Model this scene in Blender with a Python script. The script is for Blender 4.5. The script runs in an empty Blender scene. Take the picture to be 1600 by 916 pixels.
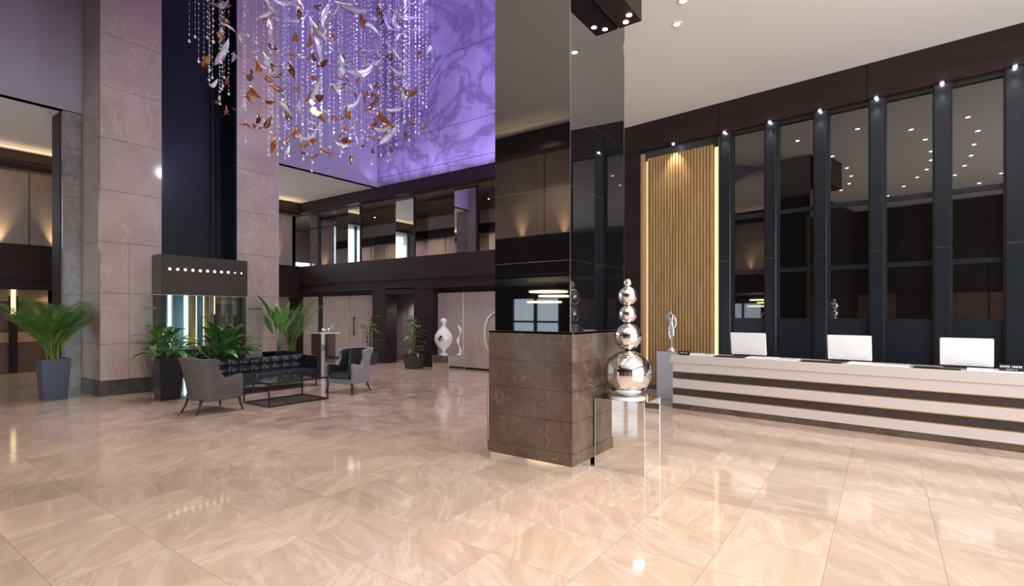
import bpy, bmesh, math, random
from mathutils import Vector, Matrix
random.seed(7)
S = bpy.context.scene
COL = S.collection
PI = math.pi

# ------------------------------------------------------------------ camera
cd = bpy.data.cameras.new('camera'); cam = bpy.data.objects.new('camera', cd); COL.objects.link(cam)
YAW = math.atan2(580, 813)
CAMZ = 1.8
cam.location = (0, 0, CAMZ); cam.rotation_euler = (PI/2, 0, YAW)
cd.sensor_width = 36.0; cd.sensor_fit = 'HORIZONTAL'; cd.lens = 36.0*813/1600
cd.shift_y = 31/1600; cd.clip_end = 200; cd.clip_start = .05
S.camera = cam
# ------------------------------------------------------------------ world, exposure
w = bpy.data.worlds.new('daylight'); S.world = w; w.use_nodes = True
bgn = w.node_tree.nodes['Background']; bgn.inputs[0].default_value = (.80, .90, 1.0, 1); bgn.inputs[1].default_value = 1.5
S.view_settings.view_transform = 'Standard'; S.view_settings.look = 'None'
S.view_settings.gamma = 1.0; S.view_settings.use_curve_mapping = False
S.view_settings.exposure = 0.12

# ------------------------------------------------------------------ lights
def area(name, loc, rot, sx, sy, power, col, spread=PI):
    l = bpy.data.lights.new(name, 'AREA'); l.shape = 'RECTANGLE'; l.size = sx; l.size_y = sy
    l.energy = power; l.color = col; l.spread = spread
    o = bpy.data.objects.new(name, l); COL.objects.link(o); o.location = loc; o.rotation_euler = rot
    return o
def spot(name, loc, power, col, ang=110, blend=.6, rot=(0, 0, 0), rad=.05):
    l = bpy.data.lights.new(name, 'SPOT'); l.energy = power; l.color = col; l.spot_size = math.radians(ang)
    l.spot_blend = blend; l.shadow_soft_size = rad
    o = bpy.data.objects.new(name, l); COL.objects.link(o); o.location = loc; o.rotation_euler = rot
    return o
WARM = (1, .80, .60); WARMW = (1, .88, .74); DAY = (.88, .94, 1.0); PURP = (.42, .30, 1.0)
# daylight through the tall glazing right of the camera 
area('daylight_right', (7.25, 3.2, 2.9), (0, PI/2, 0), 5.0, 10.5, 1300, DAY)
area('daylight_left_windows', (-21.35, 8.9, 1.4), (0, -PI/2, 0), 2.3, 3.4, 60, DAY)
area('added_gallery_daylight', (-20.75, 8.75, 4.5), (0, -PI/2, 0), 2.6, 4.8, 70, DAY)  # daylight for the added gallery windows, out of view
# purple LED cove above the back fascia, washing the stone wall
area('purple_cove_light', (-11.4, 12.0, 6.5), (PI*.90, 0, 0), 6.6, .12, 30, PURP)
# unseen purple wash lights added in the atrium to colour the stone wall
area('purple_wash_right', (-5.95, 8.2, 7.4), (-PI*.60, 0, -PI*.78), .8, .4, 200, PURP, 2.4)
area('purple_wash_high', (-10.5, 7.5, 14.6), (.55, 0, 0), 3, .5, 190, PURP, 2.6)

# ------------------------------------------------------------------ material helpers
def newmat(name):
    m = bpy.data.materials.new(name); m.use_nodes = True
    return m, m.node_tree, m.node_tree.nodes['Principled BSDF']
def mat(name, col, rough=.5, metal=0., spec=.5, emit=None, es=0., coat=0., alpha=1., trans=0.):
    m, t, p = newmat(name)
    p.inputs['Base Color'].default_value = (*col, 1); p.inputs['Roughness'].default_value = rough
    p.inputs['Metallic'].default_value = metal; p.inputs['Specular IOR Level'].default_value = spec
    p.inputs['Coat Weight'].default_value = coat; p.inputs['Coat Roughness'].default_value = .05
    p.inputs['Transmission Weight'].default_value = trans
    if emit: p.inputs['Emission Color'].default_value = (*emit, 1); p.inputs['Emission Strength'].default_value = es
    return m
def link(t, a, b): t.links.new(a, b)
def noise(t, vec, scale, detail=4, dist=0., rough=.5):
    n = t.nodes.new('ShaderNodeTexNoise'); n.inputs['Scale'].default_value = scale; n.inputs['Detail'].default_value = detail
    n.inputs['Distortion'].default_value = dist; n.inputs['Roughness'].default_value = rough
    if vec: link(t, vec, n.inputs['Vector'])
    return n.outputs['Fac']
def ramp(t, fac, stops):
    r = t.nodes.new('ShaderNodeValToRGB'); e = r.color_ramp.elements
    while len(e) < len(stops): e.new(.5)
    for i, (p, c) in enumerate(stops):
        e[i].position = p; e[i].color = (*c, 1)
    link(t, fac, r.inputs[0]); return r.outputs[0]
def mixc(t, fac, a, b, mode='MIX'):
    m = t.nodes.new('ShaderNodeMix'); m.data_type = 'RGBA'; m.blend_type = mode
    if isinstance(fac, float): m.inputs[0].default_value = fac
    else: link(t, fac, m.inputs[0])
    for s, v in ((6, a), (7, b)):
        if isinstance(v, tuple): m.inputs[s].default_value = (*v, 1)
        else: link(t, v, m.inputs[s])
    return m.outputs[2]
def mathn(t, op, a, b=None):
    m = t.nodes.new('ShaderNodeMath'); m.operation = op
    for i, v in enumerate((a, b)):
        if v is None: continue
        if isinstance(v, (int, float)): m.inputs[i].default_value = v
        else: link(t, v, m.inputs[i])
    return m.outputs[0]
def vmath(t, op, a, b=None):
    m = t.nodes.new('ShaderNodeVectorMath'); m.operation = op
    for i, v in enumerate((a, b)):
        if v is None: continue
        if isinstance(v, tuple): m.inputs[i].default_value = v
        else: link(t, v, m.inputs[i])
    return m.outputs[0]
def pos(t): return t.nodes.new('ShaderNodeNewGeometry').outputs['Position']
def vein_mask(t, vec, scale, width, dist=1.2):
    n = noise(t, vec, scale, 5, dist, .6)
    a = mathn(t, 'ABSOLUTE', mathn(t, 'SUBTRACT', n, .5))
    return ramp(t, a, [(0, (1, 1, 1)), (width, (0, 0, 0))])
def stone(name, c1, c2, vein, scale=1.2, rough=.1, vw=.02, va=.6, spec=.5, stretch=(1, 1, 1)):
    m, t, p = newmat(name)
    v = vmath(t, 'MULTIPLY', pos(t), stretch)
    base = ramp(t, noise(t, v, scale, 8, .8, .6), [(.3, c1), (.7, c2)])
    k = mathn(t, 'MULTIPLY', vein_mask(t, v, scale*.8, vw), va)
    link(t, mixc(t, k, base, vein), p.inputs['Base Color'])
    p.inputs['Roughness'].default_value = rough; p.inputs['Specular IOR Level'].default_value = spec
    return m
def grain(name, c1, c2, rough=.45, scale=(1, 1, 14), s=3., bump=.0):
    m, t, p = newmat(name)
    v = vmath(t, 'MULTIPLY', pos(t), scale)
    f = noise(t, v, s, 6, .3)
    link(t, ramp(t, f, [(.3, c1), (.7, c2)]), p.inputs['Base Color']); p.inputs['Roughness'].default_value = rough
    if bump:
        b = t.nodes.new('ShaderNodeBump'); b.inputs['Strength'].default_value = bump; link(t, f, b.inputs['Height'])
        link(t, b.outputs[0], p.inputs['Normal'])
    return m

TILE = .687; TX0 = 1.04; TY0 = 1.03
def floor_material():
    m, t, p = newmat('polished beige marble')
    P = pos(t)
    cell = vmath(t, 'FLOOR', vmath(t, 'MULTIPLY', vmath(t, 'SUBTRACT', P, (TX0, TY0, 0)), (1/TILE, 1/TILE, 0)))
    wn = t.nodes.new('ShaderNodeTexWhiteNoise'); wn.noise_dimensions = '3D'; link(t, cell, wn.inputs['Vector'])
    off = vmath(t, 'MULTIPLY', wn.outputs['Color'], (30, 30, 30))
    rot = t.nodes.new('ShaderNodeVectorRotate'); rot.rotation_type = 'Z_AXIS'
    link(t, P, rot.inputs['Vector']); link(t, mathn(t, 'MULTIPLY', wn.outputs['Value'], 1.6), rot.inputs['Angle'])
    v = vmath(t, 'ADD', vmath(t, 'MULTIPLY', rot.outputs[0], (1, 3.4, 1)), off)
    base = ramp(t, noise(t, v, 1.1, 5, 1.0, .58), [(.25, (.465, .345, .272)), (.5, (.54, .415, .338)), (.78, (.63, .50, .418))])
    k = mathn(t, 'MULTIPLY', vein_mask(t, v, .5, .03, 1.0), .22)
    c = mixc(t, k, base, (.83, .74, .66))
    k2 = mathn(t, 'MULTIPLY', vein_mask(t, vmath(t, 'ADD', v, (7, 3, 1)), .6, .008, .8), .25)
    c = mixc(t, k2, c, (.40, .28, .20))
    tone = ramp(t, wn.outputs['Value'], [(0, (.90, .90, .90)), (1, (1.06, 1.05, 1.04))])
    c = mixc(t, 1.0, c, tone, 'MULTIPLY')
    link(t, c, p.inputs['Base Color'])
    r = mathn(t, 'ADD', mathn(t, 'MULTIPLY', noise(t, P, 2.5, 3), .06), .05)
    link(t, r, p.inputs['Roughness']); p.inputs['Specular IOR Level'].default_value = .5
    return m
M = {}
M['floor'] = floor_material()
M['grout'] = mat('grout', (.44, .34, .27), .5)
M['ceil'] = mat('matte white ceiling paint', (.80, .76, .72), .7)
M['wallpaint'] = mat('mauve grey wall paint', (.40, .37, .43), .6)
M['espresso'] = grain('espresso lacquered board', (.016, .008, .0085), (.030, .0145, .0145), .55, (.4, .4, 3), 2.)
M['espresso'].node_tree.nodes['Principled BSDF'].inputs['Specular IOR Level'].default_value = .28
M['beige'] = grain('beige fabric wall panel', (.40, .32, .27), (.46, .37, .32), .55, (1, 1, .2), 6.)
M['beigestone'] = stone('polished pink beige marble', (.44, .335, .30), (.55, .435, .395), (.70, .60, .56), .7, .10, .012, .4)
M['brownstone'] = stone('brown emperador marble', (.072, .047, .034), (.145, .098, .073), (.32, .23, .165), 1.7, .14, .005, .55)
M['darkstone'] = stone('dark brown marble skirting', (.055, .045, .040), (.10, .085, .075), (.25, .2, .17), 2., .12, .01, .5)
M['greystone'] = stone('grey marble', (.22, .20, .19), (.36, .33, .32), (.5, .47, .45), 2.5, .15, .02, .5)
M['purplewall'] = stone('veined pale alabaster', (.32, .30, .37), (.56, .53, .61), (.17, .15, .21), .5, .35, .06, .7, .3)
def darkglass(name, ior, col):
    m = mat(name, col, .02); m.node_tree.nodes['Principled BSDF'].inputs['IOR'].default_value = ior; return m
M['blackglass'] = darkglass('black mirror glass', 2.9, (.004, .004, .005))
M['darkglass'] = darkglass('smoked glass pane', 2.3, (.006, .005, .005))
M['navy'] = mat('blue black satin lacquer', (.012, .016, .024), .28, 0., .5)
M['nichenavy'] = mat('deep navy panel', (.006, .009, .016), .3)
M['steelline'] = mat('thin steel joint', (.5, .5, .52), .25, 1.)
M['mirror'] = mat('silver mirror', (.86, .87, .86), .02, 1.)
M['smokemirror'] = mat('bronze tinted mirror', (.30, .25, .23), .05, 1.)
M['chrome'] = mat('polished chrome', (.86, .85, .84), .05, 1.)
M['silver'] = mat('silver leaf sculpture', (.80, .79, .80), .22, 1.)
M['glassedge'] = mat('pale green glass edge', (.42, .50, .44), .2)
M['whitegloss'] = mat('glossy white', (.85, .82, .80), .15, 0., .5, coat=.5)
M['deskwhite'] = mat('warm white solid surface', (.62, .56, .53), .25)
M['slabwhite'] = mat('white counter slab', (.88, .87, .86), .25)
M['deskdark'] = mat('charcoal desk band', (.045, .036, .034), .3)
M['gold'] = mat('brass inlay', (.75, .52, .20), .3, 1.)
M['oak'] = grain('golden oak slat', (.42, .25, .095), (.58, .37, .17), .42, (3, 3, .35), 5.)
M['oakback'] = mat('dark oak backing', (.26, .14, .055), .6)
M['hood'] = mat('bronze brown metal hood', (.085, .070, .062), .32, .6)
M['black'] = mat('black metal', (.012, .012, .013), .4)
M['blackplastic'] = mat('black plastic', (.015, .015, .018), .35)
M['leather'] = mat('black leather', (.022, .024, .032), .34, 0., .6)
M['velvet'] = grain('grey velvet', (.085, .074, .072), (.125, .112, .108), .75, (1, 1, 1), 9.)
M['paleleather'] = mat('silver grey upholstery', (.30, .30, .33), .45)
M['walnut'] = mat('dark walnut', (.035, .022, .016), .4)
M['smokedtop'] = mat('smoked table glass', (.02, .02, .022), .06, 0., .8)
M['pot'] = mat('slate blue planter', (.04, .052, .09), .36)
M['potblack'] = mat('blue black planter', (.010, .013, .022), .22)
M['potgrey'] = mat('grey planter', (.05, .05, .055), .4)
M['soil'] = mat('dark soil', (.03, .02, .014), .9)
M['leafa'] = grain('palm green', (.05, .14, .025), (.13, .28, .05), .4, (1, 1, 1), 6.)
M['leafb'] = grain('deep glossy leaf', (.03, .10, .022), (.09, .22, .045), .28, (1, 1, 1), 8.)
M['leafc'] = grain('fresh light leaf', (.10, .27, .05), (.22, .42, .12), .35, (1, 1, 1), 6.)
M['stem'] = mat('yellow green stem', (.26, .25, .05), .5)
M['bark'] = mat('brown stem', (.12, .075, .04), .7)
M['led'] = mat('warm LED', (1, .9, .7), .4, emit=(1, .78, .42), es=9)
M['ledyellow'] = mat('yellow LED strip', (1, .85, .4), .4, emit=(1, .80, .40), es=1.3)
M['lamp'] = mat('lamp face', (1, .95, .85), .4, emit=(1, .88, .70), es=28)
M['lampcool'] = mat('cool lamp face', (1, 1, 1), .4, emit=(.92, .94, 1), es=30)
M['lampdim'] = mat('small perforated lamp', (1, .9, .7), .4, emit=(1, .82, .52), es=7)
M['amber'] = mat('amber glass leaf', (.52, .22, .05), .18, 0., .6, trans=.15)
M['copper'] = mat('copper brown leaf', (.33, .13, .06), .25, .3, .6)
M['pearl'] = mat('pearl white glass leaf', (.80, .78, .86), .15, 0., .6)
M['crystal'] = mat('crystal bead', (.86, .86, .93), .12, .0, .8)
M['wire'] = mat('fine wire', (.35, .33, .40), .4, .8)
M['monitor'] = mat('white monitor shell', (.92, .92, .93), .3)
M['wood'] = grain('brown wood panel', (.11, .065, .045), (.17, .105, .075), .4, (1, .3, 4), 3.)
M['tan'] = mat('tan inlay panel', (.45, .30, .17), .45)
def cloth(name, col):
    m, t, p = newmat(name); p.inputs['Base Color'].default_value = (*col, 1); p.inputs['Roughness'].default_value = .8
    tl = t.nodes.new('ShaderNodeBsdfTranslucent'); tl.inputs[0].default_value = (*col, 1); mx = t.nodes.new('ShaderNodeMixShader'); mx.inputs[0].default_value = .6
    link(t, p.outputs[0], mx.inputs[1]); link(t, tl.outputs[0], mx.inputs[2]); link(t, mx.outputs[0], t.nodes['Material Output'].inputs['Surface'])
    return m
M['goldcurtain'] = cloth('golden curtain', (.66, .50, .18))
M['curtain'] = cloth('sheer curtain', (.62, .74, .78))
M['yellowcol'] = mat('gilded column', (.62, .46, .12), .4)
M['paper'] = mat('paper', (.85, .84, .82), .6)
M['print'] = mat('white print', (.75, .76, .80), .6)
M['greydoor'] = mat('pale grey panelled door', (.42, .39, .40), .5)
M['slabdark'] = mat('dark gallery floor', (.03, .02, .018), .3)
def glassmat(name, tint, refl):
    m, t, p = newmat(name)
    tr = t.nodes.new('ShaderNodeBsdfTransparent'); tr.inputs[0].default_value = (*tint, 1)
    gl = t.nodes.new('ShaderNodeBsdfGlossy'); gl.inputs['Roughness'].default_value = .02
    fr = t.nodes.new('ShaderNodeLayerWeight'); fr.inputs[0].default_value = refl
    mx = t.nodes.new('ShaderNodeMixShader'); link(t, fr.outputs['Facing'], mx.inputs[0])
    link(t, tr.outputs[0], mx.inputs[1]); link(t, gl.outputs[0], mx.inputs[2])
    link(t, mx.outputs[0], t.nodes['Material Output'].inputs['Surface'])
    return m
M['clear'] = glassmat('clear glass sheet', (.90, .95, .93), .12)
M['pane'] = glassmat('window glass', (.95, .98, 1.), .15)
M['smoked'] = glassmat('gallery glass', (.80, .82, .86), .35)

# ------------------------------------------------------------------ geometry helpers
def obj(name, me, m, parent=None, loc=None, rotz=None, smooth=False):
    if isinstance(me, bmesh.types.BMesh):
        bm = me; me = bpy.data.meshes.new(name); bm.to_mesh(me); bm.free()
    o = bpy.data.objects.new(name, me); COL.objects.link(o)
    if m is not None and not me.materials:
        me.materials.append(M[m] if isinstance(m, str) else m)
    if smooth:
        for f in me.polygons: f.use_smooth = True
    if parent is not None: o.parent = parent
    if loc is not None: o.location = loc
    if rotz is not None: o.rotation_euler = (0, 0, rotz)
    return o
def tag(o, label, cat, group=None):
    o['label'] = label; o['category'] = cat
    if group: o['group'] = group
    return o
def thing(name, label, cat, loc=(0, 0, 0), rotz=0., group=None):
    o = bpy.data.objects.new(name, None); COL.objects.link(o); o.location = loc; o.rotation_euler = (0, 0, rotz)
    o.empty_display_size = .1
    return tag(o, label, cat, group)
def bx(bm, lo, hi):
    vs = [bm.verts.new((x, y, z)) for z in (lo[2], hi[2]) for y in (lo[1], hi[1]) for x in (lo[0], hi[0])]
    for f in ((0, 2, 3, 1), (4, 5, 7, 6), (0, 1, 5, 4), (2, 6, 7, 3), (0, 4, 6, 2), (1, 3, 7, 5)):
        bm.faces.new([vs[i] for i in f])
    return vs
def box(name, lo, hi, m, parent=None, bev=0., loc=None, rotz=None, seg=2):
    bm = bmesh.new(); bx(bm, [min(a, b) for a, b in zip(lo, hi)], [max(a, b) for a, b in zip(lo, hi)])
    if bev: bmesh.ops.bevel(bm, geom=bm.edges[:], offset=bev, segments=seg, affect='EDGES', profile=.5)
    return obj(name, bm, m, parent, loc, rotz)
def struct(o): o['kind'] = 'structure'; return o
def taper(name, wb, wt, h, m, parent, bev=.01, z0=0.):
    bm = bmesh.new()
    b, t = wb/2, wt/2
    vs = [bm.verts.new(p) for p in ((-b, -b, z0), (b, -b, z0), (b, b, z0), (-b, b, z0), (-t, -t, z0+h), (t, -t, z0+h), (t, t, z0+h), (-t, t, z0+h))]
    for f in ((3, 2, 1, 0), (0, 1, 5, 4), (1, 2, 6, 5), (2, 3, 7, 6), (3, 0, 4, 7)): bm.faces.new([vs[i] for i in f])
    top = bm.faces.new([vs[i] for i in (4, 5, 6, 7)])
    if bev: bmesh.ops.bevel(bm, geom=bm.edges[:], offset=bev, segments=2, affect='EDGES')
    top = max(bm.faces, key=lambda f: f.calc_center_median().z + f.calc_area()*.001)
    r = bmesh.ops.inset_region(bm, faces=[top], thickness=.03)
    for v in top.verts: v.co.z -= .06
    return obj(name, bm, m, parent)
def lathe(prof, n=24):
    bm = bmesh.new(); rings = []
    for r, z in prof:
        rings.append([bm.verts.new((r*math.cos(2*PI*i/n), r*math.sin(2*PI*i/n), z)) for i in range(n)] if r > 1e-5 else [bm.verts.new((0, 0, z))])
    for a, b in zip(rings, rings[1:]):
        for i in range(n):
            j = (i+1) % n
            if len(a) == 1 and len(b) == 1: continue
            if len(a) == 1: bm.faces.new((a[0], b[j], b[i]))
            elif len(b) == 1: bm.faces.new((a[i], a[j], b[0]))
            else: bm.faces.new((a[i], a[j], b[j], b[i]))
    bmesh.ops.recalc_face_normals(bm, faces=bm.faces[:])
    return bm
def tube(bm, pts, rad, n=8):
    pts = [Vector(p) for p in pts]; rr = rad if isinstance(rad, (list, tuple)) else [rad]*len(pts); rings = []
    for i, p in enumerate(pts):
        d = (pts[min(i+1, len(pts)-1)]-pts[max(i-1, 0)]).normalized()
        a = d.orthogonal().normalized() if i == 0 else (a-d*a.dot(d)).normalized()
        b = d.cross(a)
        rings.append([bm.verts.new(p+(a*math.cos(2*PI*k/n)+b*math.sin(2*PI*k/n))*rr[i]) for k in range(n)])
    for r0, r1 in zip(rings, rings[1:]):
        for k in range(n): bm.faces.new((r0[k], r0[(k+1) % n], r1[(k+1) % n], r1[k]))
    bm.faces.new(rings[0][::-1]); bm.faces.new(rings[-1])
def ball(name, r, c, m, parent, seg=32):
    bm = bmesh.new(); bmesh.ops.create_uvsphere(bm, u_segments=seg, v_segments=seg//2, radius=r)
    bmesh.ops.translate(bm, verts=bm.verts[:], vec=c); return obj(name, bm, m, parent, smooth=True)

# ================================================================== SETTING
# ---- floor: slab with tiles laid on it
H = 6.31
floor = struct(box('floor', (-26, -6, -.2), (8, 18, -.012), 'grout'))
def proj(x, y, z):
    d = -x*math.sin(YAW)+y*math.cos(YAW)
    if d < .3: return None
    return 800+813*(x*math.cos(YAW)+y*math.sin(YAW))/d, 489-813*(z-CAMZ)/d, d
tb = bmesh.new(); g = .0011; bx(tb, (g, g, -.012), (TILE-g, TILE-g, 0))
tile_me = bpy.data.meshes.new('tile'); tb.to_mesh(tile_me); tb.free(); tile_me.materials.append(M['floor'])
cells = []
for i in range(-38, 11):
    for j in range(-10, 25):
        x, y = TX0+i*TILE, TY0+j*TILE
        q = proj(x+TILE/2, y+TILE/2, 0)
        vis = q and -60 < q[0] < 1660 and q[1] < 990
        if y > 14.5 or y < -5.2 or x > 6.8 or x < -25: continue
        cells.append((-(1/q[2]**3) if vis else 1., x, y))
cells.sort()
rest = bmesh.new()
for k, (a, x, y) in enumerate(cells):
    if k < 300 and a < 0: obj('tile', tile_me, None, floor, (x, y, 0))
    else: bx(rest, (x+g, y+g, -.012), (x+TILE-g, y+TILE-g, 0))
o = obj('distant_tiles', rest, 'floor', floor); o['kind'] = 'stuff'

# ---- ceilings
cm = bmesh.new()
hole = [(-14.8, .8), (-14.8, 12.4), (-8.0, 12.4), (-4.2, 6.2), (-7.6, 3.6), (-9.5, .8)]
outer = [(-26, -6), (8, -6), (8, 17), (-26, 17)]
def ring(z): return [cm.verts.new((*p, z)) for p in outer], [cm.verts.new((*p, z)) for p in hole]
def poly_with_hole(bm, z):
    ov, hv = ring(z); es = []
    for L in (ov, hv):
        for i in range(len(L)): es.append(bm.edges.new((L[i], L[(i+1) % len(L)])))
    bmesh.ops.triangle_fill(bm, use_beauty=True, edges=es)
poly_with_hole(cm, H)
def inside(c):
    k = False
    for i in range(len(hole)):
        (x0, y0), (x1, y1) = hole[i], hole[i-1]
        if (y0 > c.y) != (y1 > c.y) and c.x < (x1-x0)*(c.y-y0)/(y1-y0)+x0: k = not k
    return k
for f in [f for f in cm.faces if inside(f.calc_center_median())]: cm.faces.remove(f)
ceiling = struct(obj('ceiling', cm, 'ceil'))
# atrium shaft walls above the ceiling opening
sh = bmesh.new()
for (a, b) in ((hole[2], hole[3]), (hole[3], hole[4]), (hole[4], hole[5]), (hole[5], hole[0])):
    vs = [sh.verts.new((*p, z)) for p, z in ((a, H), (b, H), (b, 15.0), (a, 15.0))]; sh.faces.new(vs)
wa = struct(obj('wall_atrium', sh, 'wallpaint'))
box('added_housing', (-5.93, 7.85, 7.2), (-5.62, 8.12, 7.6), 'black', wa, .01)  # unseen housing added behind the purple wash light
struct(box('ceiling_atrium', (-15, .5, 15.0), (-3.8, 12.7, 15.15), 'wallpaint'))
struct(box('wall_left_upper', (-15.0, -.2, H), (-14.8, 12.6, 15.0), 'wallpaint'))

# ---- back wall: veined stone panels above, gallery, ground floor
wb = struct(box('wall_back_upper', (-15, 12.5, H), (-3.8, 12.7, 15.0), 'grout'))
xs = [-14.8, -12.3, -10.0, -7.8]
zs = [H, 6.62, 7.78, 10.1, 12.5, 15.0]
for i in range(3):
    for k in range(5):
        box('stone_panel', (xs[i]+.006, 12.4, zs[k]+.008), (xs[i+1]-.006, 12.5, zs[k+1]-.008), 'purplewall', wb, .004, seg=1)
tr = struct(box('trim_1', (-19.7, 12.38, 5.89), (-8.7, 12.75, H-.002), 'espresso'))
for x in (-17.2, -14.9, -12.3, -10.0): box('joint', (x-.004, 12.377, 5.9), (x+.004, 12.381, H-.01), 'black', tr)
pb = struct(box('wall_back_parapet', (-19.7, 12.38, 2.95), (-8.7, 12.62, 3.70), 'espresso'))
for x in (-18.9, -16.9, -14.6, -12.2, -10.2): box('joint', (x-.004, 12.377, 2.76), (x+.004, 12.381, 3.69), 'black', pb)
box('lower_band', (-19.7, 12.43, 2.62), (-8.7, 12.62, 2.95), 'espresso', pb)
box('gallery_slab', (-20, 12.62, 2.75), (-8.0, 16.3, 3.0), 'slabdark', pb)
# gallery behind: mirrored columns, back wall, soffit
gw = struct(box('wall_gallery', (-24, 16.0, 3.0), (-7.5, 16.2, 5.9), 'beige'))
for x in (-20.5, -18.6, -16.7, -14.8, -12.9, -11.0, -9.1): box('joint', (x-.006, 15.985, 3.0), (x+.006, 16.0, 4.95), 'espresso', gw)
box('frieze', (-24, 15.9, 4.95), (-7.5, 16.0, 5.3), 'espresso', gw)
struct(box('ceiling_gallery', (-24, 12.75, 5.86), (-7.5, 16.1, 5.92), 'wood'))
struct(box('wall_gallery_left', (-24.1, 12.4, 4.35), (-23.9, 16.1, 5.9), 'beige'))
struct(box('wall_gallery_left_low', (-24.1, 12.4, 2.7), (-23.9, 16.1, 3.15), 'espresso'))
struct(box('wall_gallery_corner', (-24, 12.55, 2.7), (-20.4, 12.7, 6.3), 'beige'))
struct(box('trim_2', (-19.7, 13.35, 5.76), (-8.0, 13.41, 5.86), 'black'))
struct(box('wall_gallery_end', (-8.0, 12.4, 2.6), (-7.8, 16.1, 6.3), 'espresso'))
def mirror_column(x0, x1, label):
    t = thing('mirror_column', label, 'column', ((x0+x1)/2, 13.1, 3.0), 0, 'mirrored gallery columns')
    hw = (x1-x0)/2
    box('core', (-hw+.02, -.33, 0), (hw-.02, .33, 2.86), 'black', t)
    box('front_mirror', (-hw, -.36, 0), (hw, -.335, 2.86), 'mirror', t, .006)
    box('side_mirror', (hw-.02, -.33, 0), (hw, .33, 2.86), 'mirror', t); box('side_mirror', (-hw, -.33, 0), (-hw+.02, .33, 2.86), 'mirror', t)
    box('edge_strip', (hw, -.37, 0), (hw+.05, -.30, 2.86), 'black', t)
mirror_column(-16.9, -16.2, 'mirror-clad gallery column nearest the dark window mullion, leftmost of three')
mirror_column(-14.2, -13.3, 'mirror-clad gallery column in the middle of the balcony opening')
mirror_column(-11.4, -10.5, 'mirror-clad gallery column nearest the black pillar, rightmost of three')
# glazed end of the gallery with dark mullion
w1 = struct(box('window_1', (-19.12, 12.9, 3.0), (-18.98, 13.0, 5.86), 'black'))
for a, b in ((-19.7, -19.12), (-18.98, -17.95)): box('pane', (a, 12.93, 3.0), (b, 12.95, 5.86), 'smoked', w1)
box('window_rail', (-19.7, 12.9, 5.3), (-17.95, 12.96, 5.36), 'black', w1)
# daylit window at the end of the gallery
w2 = struct(box('window_2', (-24.05, 12.7, 3.15), (-23.95, 16.0, 3.2), 'black'))
for y in (12.8, 13.8, 14.8, 15.8): box('window_frame', (-24.04, y-.03, 3.2), (-23.96, y+.03, 4.35), 'black', w2)
for y in (12.83, 13.83, 14.83): box('pane', (-24.01, y, 3.2), (-23.99, y+.94, 4.35), 'pane', w2)
# ground floor under the gallery
wg = struct(box('wall_back', (-21.25, 12.75, 0), (-14.38, 12.95, 2.75), 'espresso'))
for a, b in ((-19.85, -18.82), (-18.44, -16.75), (-16.73, -15.16)):
    box('door_panel', (a, 12.68, .06), (b, 12.75, 2.46), 'beige', wg, .006, seg=1)
box('panel_seam', (-19.86, 12.66, .02), (-19.80, 12.7, 2.5), 'espresso', wg)
hd = box('door_handle', (-16.42, 12.60, .95), (-16.38, 12.63, 1.65), 'black', wg)
for z in (1.0, 1.6): box('handle_post', (-16.415, 12.62, z-.015), (-16.385, 12.69, z+.015), 'black', hd)
box('column_casing', (-15.12, 12.45, 0), (-14.38, 12.75, 2.66), 'espresso', wg)
wg2 = struct(box('wall_back_right', (-12.98, 12.75, 0), (-7.5, 12.95, 2.75), 'espresso'))
box('column_casing', (-12.98, 12.45, 0), (-12.1, 12.75, 2.66), 'espresso', wg2)
for a, b in ((-12.07, -10.96), (-10.94, -9.30), (-9.28, -7.8)):
    box('wall_panel', (a, 12.66, .06), (b, 12.75, 2.46), 'beige', wg2, .006, seg=1)
for x in (-10.95, -9.29): box('seam_strip', (x-.012, 12.645, .06), (x+.012, 12.66, 2.46), 'whitegloss', wg2)
struct(box('baseboard_back', (-12.07, 12.62, 0), (-7.8, 12.70, .06), 'espresso'))
struct(box('baseboard_back_left', (-19.9, 12.62, 0), (-15.14, 12.70, .06), 'espresso'))
# alcove with pale panelled door
al = struct(box('wall_alcove', (-15.6, 13.75, 0), (-12.0, 13.9, 2.75), 'greydoor'))
for a, b in ((-14.6, -13.72), (-13.66, -12.8)):
    d = box('door_leaf', (a, 13.70, .25), (b, 13.75, 2.4), 'greydoor', al, .004, seg=1)
    box('raised_frame', (a+.12, 13.685, .4), (b-.12, 13.70, 2.25), 'greydoor', d, .004, seg=1)
box('dado', (-15.6, 13.70, 0), (-12.0, 13.75, .22), 'beige', al)
spot('alcove_fill', (-13.7, 13.2, 2.4), 60, (1, .92, .86), 150)  # fill spot added to lift the dark alcove, no fixture
struct(box('trim_3', (-14.38, 12.43, 2.46), (-12.98, 13.8, 2.66), 'espresso'))

# ---- left recess: gallery behind the atrium wall
tl = struct(box('trim_4', (-19.9, -2, 5.80), (-19.55, 12.38, H-.002), 'espresso'))
pl = struct(box('wall_left_parapet', (-19.9, -2, 2.70), (-19.6, 12.38, 3.72), 'espresso'))
for y in (1.5, 4.2, 6.9, 9.6): box('joint', (-19.6, y-.004, 2.72), (-19.597, y+.004, 3.71), 'black', pl)
box('lower_band', (-19.7, -2, 2.45), (-19.62, 12.38, 2.70), 'espresso', pl)
wl = struct(box('wall_left_gallery', (-20.6, 2.4, 3.0), (-20.4, 6.2, 6.3), 'beige'))
for a, b in ((-2, .4), (11.3, 12.7)): box('wall_run', (-20.6, a, 3.0), (-20.4, b, 6.3), 'beige', wl)
for a, b in ((.4, 2.4), (6.2, 11.3)): box('window_head', (-20.6, a, 5.9), (-20.4, b, 6.3), 'espresso', wl)
w5 = struct(box('added_window_5', (-20.58, 6.2, 3.0), (-20.42, 11.3, 3.08), 'black'))  # unseen window added so the column mirrors reflect something bright
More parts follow.
